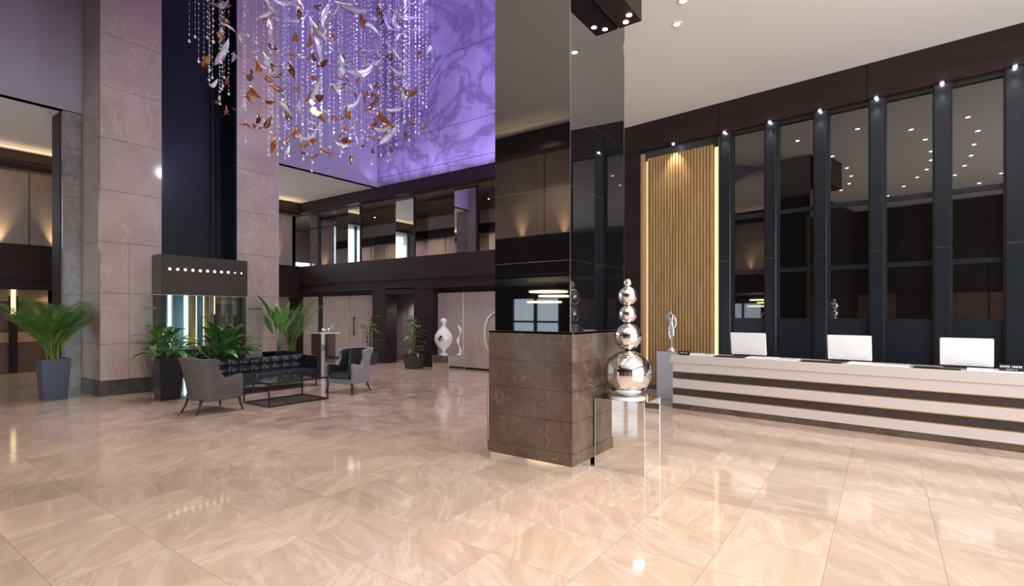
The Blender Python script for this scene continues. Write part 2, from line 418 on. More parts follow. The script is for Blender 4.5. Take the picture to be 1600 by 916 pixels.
for y in (6.24, 7.9, 9.6, 11.26): box('window_frame', (-20.56, y-.04, 3.08), (-20.44, y+.04, 5.9), 'black', w5)
for a, b in ((6.28, 7.86), (7.94, 9.56), (9.64, 11.22)): box('pane', (-20.51, a, 3.08), (-20.49, b, 5.9), 'pane', w5)
w6 = struct(box('added_window_6', (-20.58, .4, 3.0), (-20.42, 2.4, 3.08), 'black')); box('pane', (-20.51, .4, 3.08), (-20.49, 2.4, 5.9), 'pane', w6)  # second unseen window added for the mirror reflections
for y in (3.3, 4.2, 5.1): box('joint', (-20.4, y-.006, 3.0), (-20.385, y+.006, 6.2), 'espresso', wl)
box('gallery_slab', (-20.4, -2, 2.75), (-19.9, 12.6, 3.0), 'slabdark', wl)
def uplight(x, y, z, dirx, diry, label):
    t = thing('wall_uplight', label, 'light', (x, y, z), 0, 'gallery wall uplights')
    box('bracket', (-.02, -.02, -.5), (.02, .02, 0), 'black', t); obj('housing', lathe([(0, 0), (.045, 0), (.045, .09), (.035, .09), (.035, .06), (0, .06)], 12), 'black', t)
    obj('lens', lathe([(0, .065), (.034, .065)], 12), 'lamp', t)
    spot('uplight_beam', (x, y, z+.1), 150, (1, .70, .36), 60, .9, (PI-.12*diry*1.0, .12*dirx, 0), .03)
uplight(-20.30, 3.55, 3.5, 1, 0, 'warm uplight grazing the left gallery wall, furthest left of the three')
uplight(-20.30, 4.75, 3.5, 1, 0, 'warm uplight grazing the left gallery wall beside the grey stone pier')
uplight(-20.30, 11.75, 3.5, 1, 0, 'warm uplight grazing the gallery wall right of the pink marble pillar')
# ground floor of the left recess: striped wood wall, dark passage, windows
wp = struct(box('wall_left', (-21.3, -2, 0), (-21.1, 4.75, 2.75), 'wood'))
for y0, y1 in ((-2, 1.2), (1.23, 2.6), (2.63, 3.9), (4.05, 4.75)):
    for z0, z1, mm in ((.0, .90, 'wood'), (.92, 1.22, 'tan'), (1.24, 2.12, 'wood'), (2.14, 2.50, 'tan')):
        box('wall_panel', (-21.1, y0, z0), (-21.05, y1, z1), mm, wp, .004, seg=1)
box('pilaster', (-21.1, 3.88, 0), (-21.02, 4.07, 2.3), 'espresso', wp)
box('lit_strip', (-21.02, 3.92, 1.75), (-21.005, 4.03, 2.6), 'ledyellow', wp)
struct(box('wall_left_passage', (-24, 4.75, 0), (-23.8, 7.0, 2.75), 'espresso'))
struct(box('wall_left_passage_side', (-24, 4.7, 0), (-21.1, 4.78, 2.75), 'tan'))
struct(box('wall_left_passage_end', (-24, 6.95, 0), (-21.1, 7.05, 2.75), 'tan'))
struct(box('ceiling_left', (-24, -2, 2.70), (-19.9, 12.4, 2.75), 'espresso'))
for q, (x, y) in enumerate(((-20.6, 4.95), (-20.3, 5.75))):
    t = thing('recessed_downlight', ['small recessed downlight over the wood-striped wall, left one of two', 'small recessed downlight behind the palm tree, right one of two'][q], 'light', (x, y, 2.70), 0, 'passage downlights')
    obj('bezel', lathe([(.05, 0), (.07, 0), (.07, -.012), (.05, -.012)], 16), 'steelline', t); obj('lens', lathe([(0, -.006), (.05, -.006)], 16), 'lamp', t)
    spot('passage_beam', (x, y, 2.66), 40, WARM, 120)
# windows with sheer curtains behind the fireplace
w3 = struct(box('window_3', (-21.2, 7.05, 2.5), (-21.05, 11.0, 2.75), 'espresso'))
struct(box('wall_left_far', (-21.2, 11.0, 0), (-21.0, 12.75, 2.75), 'beige'))
for y in (7.1, 8.3, 9.5, 10.96): box('window_frame', (-21.2, y-.04, 0), (-21.08, y+.04, 2.5), 'black', w3)
for a, b in ((7.14, 8.26), (8.34, 9.46), (9.54, 10.92)): box('pane', (-21.16, a, 0), (-21.14, b, 2.5), 'pane', w3)
def wavy(name, y0, y1, z0, z1, m, parent, amp=.05, n=40):
    bm = bmesh.new(); rows = []
    for z in (z0, z1):
        rows.append([bm.verts.new((amp*math.sin(i*1.3)*(1 if z == z0 else .6), y0+(y1-y0)*i/n, z)) for i in range(n+1)])
    for i in range(n): bm.faces.new((rows[0][i], rows[0][i+1], rows[1][i+1], rows[1][i]))
    o = obj(name, bm, m, parent, smooth=True); sm = o.modifiers.new('thickness', 'SOLIDIFY'); sm.thickness = .006
    return o
CUR = [(7.78, 8.02, 'curtain', 'narrow pale sheer curtain behind the black planter, leftmost at the fireplace window'), (8.22, 8.55, 'curtain', 'pale sheer curtain between the left window edge and the golden column'),
       (9.02, 9.22, 'curtain', 'pale bluish curtain right of the golden column behind the fireplace'), (9.28, 10.1, 'goldcurtain', 'golden yellow curtain at the right of the window seen through the fireplace')]
for a, b, mm, lab in CUR:
    t = thing('sheer_curtain', lab, 'curtain', (-20.95, 0, 0))
    wavy('drape', a, b, .02, 2.48, mm, t)
    box('curtain_heading', (-.06, a, 2.46), (.06, b, 2.5), mm, t)
for q, (y, r) in enumerate(((8.68, .12),)):
    t = thing('gilded_column', 'slim golden column in front of the curtains behind the fireplace', 'column', (-20.55, y, 0))
    obj('shaft', lathe([(r, .12), (r*.96, 1.2), (r, 2.45)], 20), 'yellowcol', t, smooth=True)
    obj('foot', lathe([(0, 0), (r*1.3, 0), (r*1.3, .08), (r, .12)], 20), 'yellowcol', t); obj('head', lathe([(r, 2.45), (r*1.3, 2.52), (r*1.3, 2.70), (0, 2.70)], 20), 'yellowcol', t)
spot('column_wash', (-19.9, 9.3, 2.4), 110, (1, .85, .45), 130, .8, (0, -.5, 0))

# ---- grey stone pier carrying the atrium wall
pr = struct(box('wall_pier', (-15.55, 3.62, 0), (-14.86, 4.95, H), 'greystone'))
for z in (1.1, 2.2, 3.3, 4.4, 5.5): box('joint', (-14.865, 3.615, z-.004), (-14.857, 4.95, z+.004), 'darkstone', pr)
box('pier_jamb', (-15.57, 3.60, 0), (-15.0, 3.64, H), 'espresso', pr)
struct(box('wall_pier_far', (-15.55, 7.0, 0), (-14.86, 7.95, H), 'greystone'))

# ---- wall behind the camera side (reflected in the black pillar)
of = struct(box('wall_opposite', (-15, -.95, 5.80), (-4.6, -.6, H-.002), 'espresso'))
box('parapet', (-15, -.95, 2.75), (-4.6, -.65, 3.72), 'espresso', of)
ow = struct(box('wall_opposite_gallery', (-15, -1.6, 3.0), (-4.6, -1.4, 6.3), 'beige'))
for x in (-12.9, -11.0, -9.1, -7.2, -5.3): box('joint', (x-.006, -1.4, 3.0), (x+.006, -1.39, 6.2), 'espresso', ow)
box('gallery_slab', (-15, -1.4, 2.75), (-4.6, -.95, 3.0), 'slabdark', ow)
uplight(-7.9, -1.3, 3.5, 0, 1, 'warm gallery uplight mirrored in the left half of the black pillar')
uplight(-6.6, -1.3, 3.5, 0, 1, 'warm gallery uplight mirrored near the corner of the black pillar')
struct(box('ceiling_opposite', (-15, -5.5, 2.70), (-4.6, -.95, 2.75), 'espresso'))
w4 = struct(box('window_4', (-15, -5.4, 2.3), (-4.6, -5.2, 2.75), 'espresso'))
for i in range(11):
    x = -15+i*1.0; box('window_frame', (x-.05, -5.35, 0), (x+.05, -5.25, 2.3), 'black', w4)
    if i < 10 and i % 3: box('pane', (x+.05, -5.31, 0), (x+.95, -5.29, 2.3), 'pane', w4)
    elif i < 10: box('solid_panel', (x+.05, -5.34, 0), (x+.95, -5.26, 2.3), 'espresso', w4)
    if i < 10: box('transom', (x+.05, -5.34, 1.45), (x+.95, -5.26, 1.52), 'black', w4)
for q, (x, y, z, r) in enumerate(((-8.0, -2.9, 2.42, .55), (-7.7, -2.7, 2.28, .42), (-8.2, -3.0, 2.12, .5))):
    t = thing('ring_pendant', ['glowing ring pendant mirrored in the black pillar, topmost of three', 'glowing ring pendant mirrored in the black pillar, middle one of three', 'glowing ring pendant mirrored in the black pillar, lowest of three'][q], 'lamp', (x, y, z), 0, 'ring pendants')
    bm = bmesh.new(); bmesh.ops.create_circle(bm, segments=40, radius=r)
    pts = [(r*math.cos(2*PI*i/40), r*math.sin(2*PI*i/40), 0) for i in range(41)]
    bm.free(); bm = bmesh.new(); tube(bm, pts, .022, 6); obj('ring', bm, 'led', t)
    bm = bmesh.new()
    for a in (0, 2.1, 4.2): tube(bm, [(r*math.cos(a), r*math.sin(a), 0), (0, 0, 2.70-z)], .003, 4)
    obj('suspension_wires', bm, 'black', t)
wo = struct(box('wall_behind', (-4.6, -4.4, 0), (7.4, -4.2, H), 'espresso'))
box('wall_return', (-4.7, -5.4, 0), (-4.5, -.6, H), 'espresso', wo)
for i in range(8):
    x = -4.4+i*1.45; box('wall_panel', (x, -4.2, .1), (x+1.40, -4.15, 2.6), ['wood', 'espresso', 'wood'][i % 3], wo)
    box('wall_panel', (x, -4.2, 2.7), (x+1.40, -4.15, 5.4), 'espresso', wo)
wr = struct(box('wall_right', (7.1, -4.3, 5.4), (7.4, 13, H), 'beige'))
box('wall_low', (7.1, -4.3, 0), (7.4, 13, .25), 'espresso', wr); box('wall_end', (7.1, 8.6, 0), (7.4, 13, 5.4), 'beige', wr)
for i in range(9):
    y = -4.2+i*1.6; box('mullion', (7.12, y-.04, .25), (7.25, y+.04, 5.4), 'black', wr)
box('transom', (7.12, -4.2, 2.6), (7.22, 8.6, 2.68), 'black', wr)

# ================================================================== RECEPTION WALL (turned 6.2 degrees)
RZ = math.radians(-6.2); P0 = Vector((-1.7, 11.58, 0)); D = Vector((math.cos(RZ), math.sin(RZ), 0)); N = Vector((-D.y, D.x, 0))
def W(s, n, z=0.): return P0+D*s+N*n+Vector((0, 0, z))
rw = struct(box('wall_reception', (-5.5, .22, 0), (6.5, .42, H), 'espresso', loc=P0, rotz=RZ))
def rb(name, s0, s1, n0, n1, z0, z1, m, par=rw, bev=0.): return box(name, (s0, n0, z0), (s1, n1, z1), m, par, bev, seg=1)
fs = [-5.5, -3.0, -1.177, 1.472, 4.0, 6.5]
for a, b in zip(fs, fs[1:]): rb('fascia_board', a+.004, b-.004, -.02, .22, 5.66, H-.002, 'espresso')
rb('side_board', -5.5, -3.06, .0, .22, 0, 5.66, 'espresso')
rb('end_board', 3.53, 6.5, -.01, .22, 0, 5.66, 'espresso')
# slat panel with glowing margins
sp = rb('slat_panel', -2.90, -1.345, .12, .20, 0, 5.48, 'oakback')
rb('panel_frame', -3.06, -1.16, .14, .22, 5.48, 5.66, 'potgrey')
rb('reveal', -3.06, -2.98, .04, .22, 0, 5.6, 'tan'); rb('reveal', -1.20, -1.165, .0, .22, 0, 5.6, 'potgrey')
rb('glow_strip', -1.34, -1.20, .17, .19, .1, 5.44, 'ledyellow'); rb('glow_strip', -2.965, -2.915, .17, .19, .1, 5.44, 'ledyellow')
ns = 22; pitch = (2.90-1.345)/ns
bm = bmesh.new(); bx(bm, (0, .06, 0), (pitch*.68, .12, 5.44)); slat_me = bpy.data.meshes.new('slat'); bm.to_mesh(slat_me); bm.free(); slat_me.materials.append(M['oak'])
for i in range(ns): obj('slat', slat_me, None, sp, (-2.90+pitch*(i+.2), 0, .03))
rb('panel_base', -3.06, -1.16, .03, .2, 0, .12, 'darkstone')
# pilasters, panes, rails
PIL = [-1.05, -.155, .729, 1.615, 2.52, 3.40]
for i, s in enumerate(PIL):
    p = rb('pilaster', s-.105, s+.105, -.01, .22, 0, 5.655, 'navy', rw, .008)
    box('pilaster_joint', (s-.106, -.013, 2.90), (s+.106, -.009, 2.908), 'steelline', p)
    box('edge_trim', (s+.105, .02, 0), (s+.128, .2, 5.655), 'black', p); box('edge_trim', (s-.128, .02, 0), (s-.105, .2, 5.655), 'black', p)
for a, b in zip(PIL, PIL[1:]):
    s0, s1 = a+.128, b-.128
    for z0, z1 in ((3.87, 5.58), (2.69, 3.79), (1.69, 2.62)):
        rb('pane', s0, s1, .12, .14, z0, z1, 'darkglass')
    for z in (3.83, 2.655): rb('rail', s0, s1, .09, .15, z-.042, z+.042, 'navy')
    rb('lower_panel', s0, s1, .07, .15, .05, 1.69, 'navy'); rb('head_rail', s0, s1, .06, .2, 5.58, 5.66, 'black')
LW = [(-2.19, 'above the oak slat panel'), (-1.05, 'between the slat panel and the first dark pane'), (-.155, 'second from the slat panel'), (.729, 'third from the slat panel'), (1.615, 'fourth from the slat panel'), (2.52, 'fifth from the slat panel'), (3.40, 'at the far right end of the desk wall')]
for i, (s, txt) in enumerate(LW):
    c = W(s, -.06, 5.64)
    t = thing('pilaster_spotlight', 'small fascia spotlight ' + txt, 'light', c, RZ, 'pilaster spotlights')
    obj('bezel', lathe([(.022, 0), (.04, 0), (.04, .03), (.022, .03)], 14), 'steelline', t); ball('lens', .028, (0, 0, .002), 'lampcool', t, 10)
    spot('pilaster_beam', W(s, -.07, 5.58), 26 if i else 40, WARMW, 80 if not i else 70, .8, (-.10 if i else .16, 0, RZ), .02)
# ceiling downlights over reception
DL = [(-2.62, 8.1), (-2.35, 7.55), (-1.31, 7.95), (-2.45, 5.9), (-2.55, 4.2), (-2.75, 3.0), (-3.1, 1.9), (-3.6, 1.0),
      (-.44, 6.92), (-.36, 5.74), (-.46, 4.37), (-.63, 3.32), (-.92, 2.16), (-1.33, 1.2), (-1.92, .01), (-2.68, -1.36),
      (.62, 6.96), (.65, 5.59), (.43, 4.27), (.23, 3.02), (-.06, 1.82), (-.44, .63), (.6, -.18), (-.06, -1.38), (-.76, -2.56)]
bez = lathe([(.05, 0), (.075, 0), (.075, -.012), (.05, -.012)], 16); bez_me = bpy.data.meshes.new('bezel'); bez.to_mesh(bez_me); bez.free(); bez_me.materials.append(M['whitegloss'])
ln = lathe([(0, -.008), (.05, -.008)], 16); ln_me = bpy.data.meshes.new('lens'); ln.to_mesh(ln_me); ln.free(); ln_me.materials.append(M['lamp'])
ORD = ['first', 'second', 'third', 'fourth', 'fifth', 'sixth', 'seventh', 'eighth']
def dl_label(i):
    for a, b, nm in ((2, 3, 'lone row'), (3, 8, 'left curved row'), (8, 16, 'middle curved row'), (16, 22, 'right curved row'), (22, 25, 'short outer row')):
        if a <= i < b: return 'ceiling downlight mirrored in the smoked panes, %s dot of the %s' % (ORD[i-a], nm)
for i, (x, y) in enumerate(DL):
    lab = ['recessed ceiling downlight right of the black pillar, the lower one in view', 'recessed ceiling downlight right of the black pillar, at the top edge of the picture'][i] if i < 2 else dl_label(i)
    t = thing('ceiling_downlight', lab, 'light', (x, y, H), 0, 'reception ceiling downlights')
    obj('bezel', bez_me, None, t); obj('lens', ln_me, None, t)
    spot('downlight_beam', (x, y, H-.03), 88, WARMW, 100, .7, (0, 0, 0), .05)
area('cove_left', (-19.3, 5.2, 6.0), (PI, 0, 0), .1, 14, 28, (1, .74, .45))
box('cove_lamp', (-19.36, -1.8, 5.93), (-19.24, 12.2, 5.97), 'espresso', tl)
# added fill spots over the lounge side, without fixtures (ceiling ring around the atrium)
for x, y in ((-6.6, -.1), (-10, .2), (-17.2, 3), (-17.2, 6.5), (-17.2, 10)):
    spot('lounge_fill', (x, y, H-.05), 260 if x > -15 else 90, WARM, 120, .8)
for x in (-17.6, -15.2, -12.3, -9.6):
    t = thing('gallery_downlight', ['tiny balcony downlight beside the dark window mullion', 'tiny balcony downlight between left and middle mirrored columns', 'tiny balcony downlight between middle and right mirrored columns', 'tiny balcony downlight right of the rightmost mirrored column'][(-17.6, -15.2, -12.3, -9.6).index(x)], 'light', (x, 14.6, 5.86), 0, 'gallery downlights')
    obj('bezel', bez_me, None, t); obj('lens', ln_me, None, t); spot('gallery_beam', (x, 14.6, 5.8), 120, WARM, 130)
for x in (-17.5, -14, -10.5): spot('undergallery_fill', (x, 11.6, 6.2), 200, WARM, 80, .8, (.16, 0, 0))  # fill spots added to brighten the beige panels, no fixtures

# ================================================================== CENTRAL PILLAR
t = thing('mirror_pillar', 'square black mirror-glass pillar rising from a brown marble plinth', 'pillar', (-3.35, 5.81, 0))
hx, hy = .58, .79
box('mirror_kick', (-hx+.015, -hy+.015, 0), (hx-.015, hy-.015, .11), 'mirror', t)
box('plinth_base', (-hx-.012, -hy-.012, .11), (hx+.012, hy+.012, .243), 'brownstone', t, .004, seg=1)
box('plinth_core', (-hx+.02, -hy+.02, .243), (hx-.02, hy-.02, 1.56), 'darkstone', t)
zz = [.243, .589, .925, 1.24, 1.583]
for k in range(4):
    z0, z1 = zz[k]+.002, zz[k+1]-.002
    cuts = [-hx, -hx*.30+(.1 if k % 2 else -.12), hx*.38, hx]
    for a, b in zip(cuts, cuts[1:]):
        for y0, y1 in ((-hy, -hy+.02), (hy-.02, hy)): box('marble_tile', (a+.001, y0, z0), (b-.001, y1, z1), 'brownstone', t)
    cy = [-hy+.02, -.1+(.15 if k % 2 else 0), hy-.02]
    for a, b in zip(cy, cy[1:]):
        for x0, x1 in ((-hx, -hx+.02), (hx-.02, hx)): box('marble_tile', (x0, a+.001, z0), (x1, b-.001, z1), 'brownstone', t)
box('plinth_cap', (-hx, -hy, 1.56), (hx, hy, 1.583), 'brownstone', t)
ix, iy = hx-.055, hy-.055
box('shaft_core', (-ix+.02, -iy+.02, 1.58), (ix-.02, iy-.02, H), 'black', t)
zz = [1.585, 2.389, 3.215, 4.018, 4.862, 5.69, H]
for z0, z1 in zip(zz, zz[1:]):
    box('glass_panel', (-ix, -iy, z0+.003), (ix-.004, -iy+.02, z1-.003), 'blackglass', t); box('glass_panel', (-ix, iy-.02, z0+.003), (ix, iy, z1-.003), 'blackglass', t)
    box('glass_panel', (ix-.02, -iy+.004, z0+.003), (ix, iy-.02, z1-.003), 'blackglass', t); box('glass_panel', (-ix, -iy+.02, z0+.003), (-ix+.02, iy-.02, z1-.003), 'blackglass', t)
    box('steel_joint', (-ix+.002, -iy+.002, z1-.003), (ix-.002, iy-.002, z1+.003), 'steelline', t)
box('corner_trim', (ix-.005, -iy-.002, 1.585), (ix+.003, -iy+.005, H), 'steelline', t); box('corner_trim', (ix-.004, iy-.006, 1.585), (ix+.003, iy+.002, H), 'steelline', t)
# bulkhead with lamps on the pillar's right side
t = thing('lamp_bulkhead', 'dark brown ceiling box with small lamps beside the black pillar', 'bulkhead', (-2.66, 5.6, 5.52))
box('casing', (-.155, -.75, 0), (.155, .76, H-5.52-.002), 'espresso', t, .004, seg=1)
for x, y in ((-2.68, 6.262), (-2.583, 6.14)):
    l = obj('lamp', lathe([(0, -.006), (.022, -.006), (.034, -.004), (.034, 0), (0, 0)], 14), 'lamp', t, (x+2.66, y-5.6, 0))
    spot('bulkhead_beam', (x, y, 5.49), 40, WARM, 80)

# ================================================================== LEFT MARBLE PILLAR WITH FIREPLACE
X0 = -13.65
t = thing('fireplace_pillar', 'tall pink marble pillar with a dark niche and built-in see-through fireplace', 'pillar', (X0, 3.95, 0))
def lp(name, x0, x1, y0, y1, z0, z1, m, bev=0.): return box(name, (x0, y0, z0), (x1, y1, z1), m, t, bev, seg=1)
TOPZ = 15.0
lp('core', -1.17, -.03, .03, 1.14, 0, TOPZ, 'darkstone'); lp('core', -1.17, -.03, 2.92, 4.02, 0, TOPZ, 'darkstone')
lp('niche_core', -1.17, -.80, 1.14, 2.92, 2.3, TOPZ, 'darkstone')
lp('niche_panel', -.80, -.76, 1.17, 2.89, 2.3, TOPZ, 'nichenavy')
lp('niche_side', -.79, -.0, 2.86, 2.895, 2.3, TOPZ, 'nichenavy'); lp('fire_mirror', -1.17, -.0, 2.86, 2.915, .0, 2.3, 'mirror'); lp('niche_side', -.79, 0, 1.165, 1.20, 0, TOPZ, 'nichenavy')
for y in (2.60, 2.74): lp('niche_rail', -.76, -.70, y-.02, y+.02, 2.3, TOPZ, 'black')
seams = [.333, 1.12, 2.23, 3.336, 4.46, 5.577, 6.696, 7.826, 8.95, 10.07, 11.19, 12.31, 13.43, TOPZ]
for z0, z1 in zip(seams, seams[1:]):
    for y0, y1 in ((0, 1.165), (2.895, 4.05)):
        cut = [y0, y0+.52, y1] if z1 < 3.4 and y0 == 0 else [y0, y1]
        for a, b in zip(cut, cut[1:]): lp('cladding_panel', -.03, 0, a+.003, b-.003, z0+.004, z1-.004, 'beigestone')
    lp('cladding_panel', -1.19, -.031, 0, .03, z0+.004, z1-.004, 'beigestone'); lp('cladding_panel', -1.19, -.031, 4.02, 4.05, z0+.004, z1-.004, 'beigestone')
for y0, y1 in ((-.012, 1.165), (2.895, 4.062)): lp('skirting', -1.2, .012, y0, y1, 0, .329, 'darkstone')
# fireplace hood
hb = box('hood', (0, .965, 2.22), (.45, 2.94, 3.12), 'hood', t, .008)
for i in range(11):
    y = 1.16+i*.162; obj('hood_light', lathe([(0, 0), (.028 if i < 9 else .016, 0), (.028 if i < 9 else .016, .006), (0, .006)], 12), 'lampdim', hb, (.451, y, 2.80)).rotation_euler = (0, PI/2, 0)
lp('fire_frame', .02, .40, .98, 1.10, .30, 2.22, 'hood'); lp('fire_frame', .02, .40, 2.80, 2.92, .30, 2.22, 'hood')
lp('hearth', -.80, .42, 1.10, 2.80, .30, .95, 'walnut', .01)
for y in (1.2, 2.6): lp('hearth_foot', -.6, .2, y, y+.1, 0, .30, 'black')
gt = thing('fireplace_glass_guard', 'clear glass guard screen standing in front of the fireplace', 'screen', (-12.98, 0, 0))
for a, b in ((4.55, 5.86), (5.87, 7.17)):
    gp = box('glass_sheet', (-.006, a, .03), (.006, b, 2.20), 'clear', gt)
    box('glass_edge', (-.007, a, 2.196), (.007, b, 2.206), 'glassedge', gp); box('glass_edge', (-.007, b-.004, .03), (.007, b+.004, 2.20), 'glassedge', gp)
for y in (4.75, 5.7, 6.1, 7.12):
    for z in ((.95, 1.9) if y in (4.75, 7.12) else ()):
        o = obj('standoff', lathe([(0, 0), (.018, 0), (.018, .65), (0, .65)], 10), 'steelline', gt, (-.65, y, z)); o.rotation_euler = (0, PI/2, 0)
    box('glass_shoe', (-.02, y-.06, 0), (.02, y+.06, .06), 'steelline', gt)

# ================================================================== RECEPTION DESK
PD = Vector((-3.235, 9.765, 0))
def DW(s, n, z=0.): return PD+D*s+N*n+Vector((0, 0, z))
t = thing('reception_desk', 'long off-white reception desk with two dark bands and brass lines', 'desk', PD, RZ)
L = 6.4
def db(name, s0, s1, n0, n1, z0, z1, m, bev=0.): return box(name, (s0, n0, z0), (s1, n1, z1), m, t, bev, seg=1)
db('kick', -.01, L, .0, .72, 0, .095, 'brownstone'); db('body', .0, L, .03, .70, .095, .90, 'deskwhite')
db('lower_white_band', 0, L, -.005, .03, .10, .255, 'deskwhite', .003); db('lower_dark_band', 0, L, .008, .03, .262, .392, 'deskdark')
db('middle_white_band', 0, L, -.005, .03, .40, .562, 'deskwhite', .003); db('upper_dark_band', 0, L, .008, .03, .569, .694, 'deskdark')
db('upper_white_band', 0, L, -.005, .03, .702, .862, 'deskwhite', .003)
for z in (.258, .396, .565, .698): db('brass_line', 0, L, -.006, .03, z-.0065, z+.0065, 'gold')
db('counter_front', -.045, L, -.02, .10, .862, 1.01, 'deskwhite', .006)
db('counter_top', -.045, L, .10, .70, .97, 1.01, 'deskwhite', .004)
cursor = [(.33, .72), (1.32, 2.10), (2.80, 3.55), (4.18, 6.3)]
for a, b in cursor: db('counter_slab', a, b, -.02, .28, 1.012, 1.04, 'slabwhite', .003)
def monitor(s, wd, label):
    m = thing('desk_monitor', label, 'monitor', DW(s, .45, 1.013), RZ, 'reception monitors')
    bm = bmesh.new(); bx(bm, (-wd/2, -.015, .03), (wd/2, .02, .43)); bmesh.ops.bevel(bm, geom=bm.edges[:], offset=.008, segments=2, affect='EDGES')
    bmesh.ops.rotate(bm, verts=bm.verts[:], cent=(0, 0, .2), matrix=Matrix.Rotation(math.radians(9), 3, 'X'))
    obj('shell', bm, 'monitor', m)
    bm = bmesh.new(); bx(bm, (-wd/2+.01, .022, .04), (wd/2-.01, .026, .42)); bmesh.ops.rotate(bm, verts=bm.verts[:], cent=(0, 0, .2), matrix=Matrix.Rotation(math.radians(9), 3, 'X')); obj('screen', bm, 'blackplastic', m)
    box('stand_neck', (-.04, .02, 0), (.04, .06, .2), 'blackplastic', m); box('stand_foot', (-wd*.42, -.07, 0), (wd*.42, .14, .012), 'blackplastic', m, .004)
monitor(1.22, .60, 'white-backed monitor nearest the slat panel, leftmost of three')
monitor(2.76, .60, 'white-backed monitor in the middle of the reception desk')
monitor(4.17, .58, 'white-backed monitor at the right end of the desk, rightmost of three')
for q, (s0, s1) in enumerate(((.75, 1.25), (2.15, 2.72), (3.60, 4.12))):
    k = thing('keyboard', ['slim black keyboard beside the leftmost monitor', 'slim black keyboard beside the middle monitor', 'slim black keyboard beside the rightmost monitor'][q], 'keyboard', DW((s0+s1)/2, .10, 1.013), RZ, 'desk keyboards')
    box('case', (-(s1-s0)/2, -.07, 0), ((s1-s0)/2, .07, .014), 'blackplastic', k, .004)
    for r in range(3):
        box('key_row', (-(s1-s0)/2+.02, -.055+r*.038, .014), ((s1-s0)/2-.02, -.025+r*.038, .019), 'black', k)
def nameplate(s, z, wd, hgt, rows, label):
    k = thing('name_plate', label, 'sign', DW(s, .03, z), RZ)
    bm = bmesh.new(); bx(bm, (-wd/2, -.012, 0), (wd/2, .03, hgt)); 
    for v in bm.verts:
        if v.co.z > hgt/2 and v.co.y < 0: v.co.y += .02
    obj('plate', bm, 'blackplastic', k)
    bm = bmesh.new()
    for (zr, hr, x0, x1, n) in rows:
        x = x0; st = (x1-x0)/n
        for i in range(n):
            hh = hr*random.uniform(.8, 1.0); yy = -.0135+.02*(zr/hgt)
            if i % 7 != 6: bx(bm, (x+st*.1, yy, zr), (x+st*random.uniform(.6, .9), yy+.012, zr+hh))
            x += st
    o = obj('lettering', bm, 'print', k); o['kind'] = 'stuff'
nameplate(.20, 1.012, .20, .075, [(.032, .018, -.075, .075, 11)], 'small black name plate with white lettering beside the silver figurine')
nameplate(4.62, 1.04, .24, .085, [(.045, .028, -.11, .10, 13), (.015, .012, -.05, .05, 8)], 'small black name plate with two lines of lettering at the desk right end')
for q, (s, n) in enumerate(((.42, .08), (1.7, .1), (5.0, .12))):
    k = thing('paper_sheet', ['small stack of papers beside the left name plate', 'flat papers on the counter between left and middle monitors', 'flat papers on the counter right of the name plate'][q], 'paper', DW(s, n, 1.04), RZ)
    for z in range(3): box('sheet', (-.1+z*.006, -.07, z*.004), (.1+z*.004, .07, z*.004+.003), 'paper', k)

# ================================================================== SCULPTURES AND PEDESTALS
def pedestal(name, loc, wx, wy, h, label, rotz=0., cap=None, m='mirror'):
    p = thing(name, label, 'pedestal', loc, rotz)
    a, b = wx/2, wy/2
    box('core', (-a+.012, -b+.012, 0), (a-.012, b-.012, h-.012), 'black', p)
    for lo, hi in (((-a, -b, 0), (a, -b+.01, h)), ((-a, b-.01, 0), (a, b, h)), ((-a, -b+.011, 0), (-a+.01, b-.011, h)), ((a-.01, -b+.011, 0), (a, b-.011, h))):
        box('mirror_side', lo, hi, m, p, .002, seg=1)
    box('mirror_top', (-a+.011, -b+.011, h-.011), (a-.011, b-.011, h), m, p)
    for sx in (-1, 1):
        for sy in (-1, 1): box('glass_edge', (sx*a-.003, sy*b-.003, 0), (sx*a+.003, sy*b+.003, h), 'glassedge', p)
    if cap: box('top_slab', (-a-cap, -b-cap, h), (a+cap, b+cap, h+.03), 'whitegloss', p, .004)
    return p
pedestal('mirror_pedestal', (-2.45, 5.78, 0), .60, .50, .80, 'mirrored box pedestal under the stacked chrome balls')
t = thing('ball_sculpture', 'tower of five stacked chrome balls on a white disc', 'sculpture', (-2.45, 5.78, .80))
obj('foot_disc', lathe([(0, 0), (.205, 0), (.205, .012), (.17, .022), (.06, .026), (0, .026)], 40), 'whitegloss', t, smooth=False)
for r, z in ((.272, 1.09), (.160, 1.52), (.106, 1.785), (.113, 2.00), (.047, 2.155)): ball('ball', r, (0, 0, z-.80), 'chrome', t, 40)
bm = bmesh.new(); tube(bm, [(0, 0, .02), (0, 0, 1.34)], .008, 8); obj('rod', bm, 'chrome', t)
pedestal('mirror_pedestal', (-4.19, 5.85, 0), .44, .50, .80, 'mirrored pedestal peeking out left of the black pillar')
t = thing('ribbon_sculpture', 'white looping ribbon sculpture half hidden behind the black pillar', 'sculpture', (-4.27, 5.76, .80), PI/2)
bm = bmesh.new(); pts = []
for i in range(41):
    a = 2*PI*i/40; x = 16*math.sin(a)**3; y = 13*math.cos(a)-5*math.cos(2*a)-2*math.cos(3*a)-math.cos(4*a)
    pts.append((x*.028, .05*math.sin(a), .62+y*.031))
tube(bm, pts, [.022+.010*math.sin(i*.3)**2 for i in range(41)], 10); obj('ribbon', bm, 'whitegloss', t, smooth=True)
obj('foot', lathe([(0, 0), (.12, 0), (.12, .03), (.03, .06), (.02, .13), (0, .13)], 24), 'whitegloss', t)
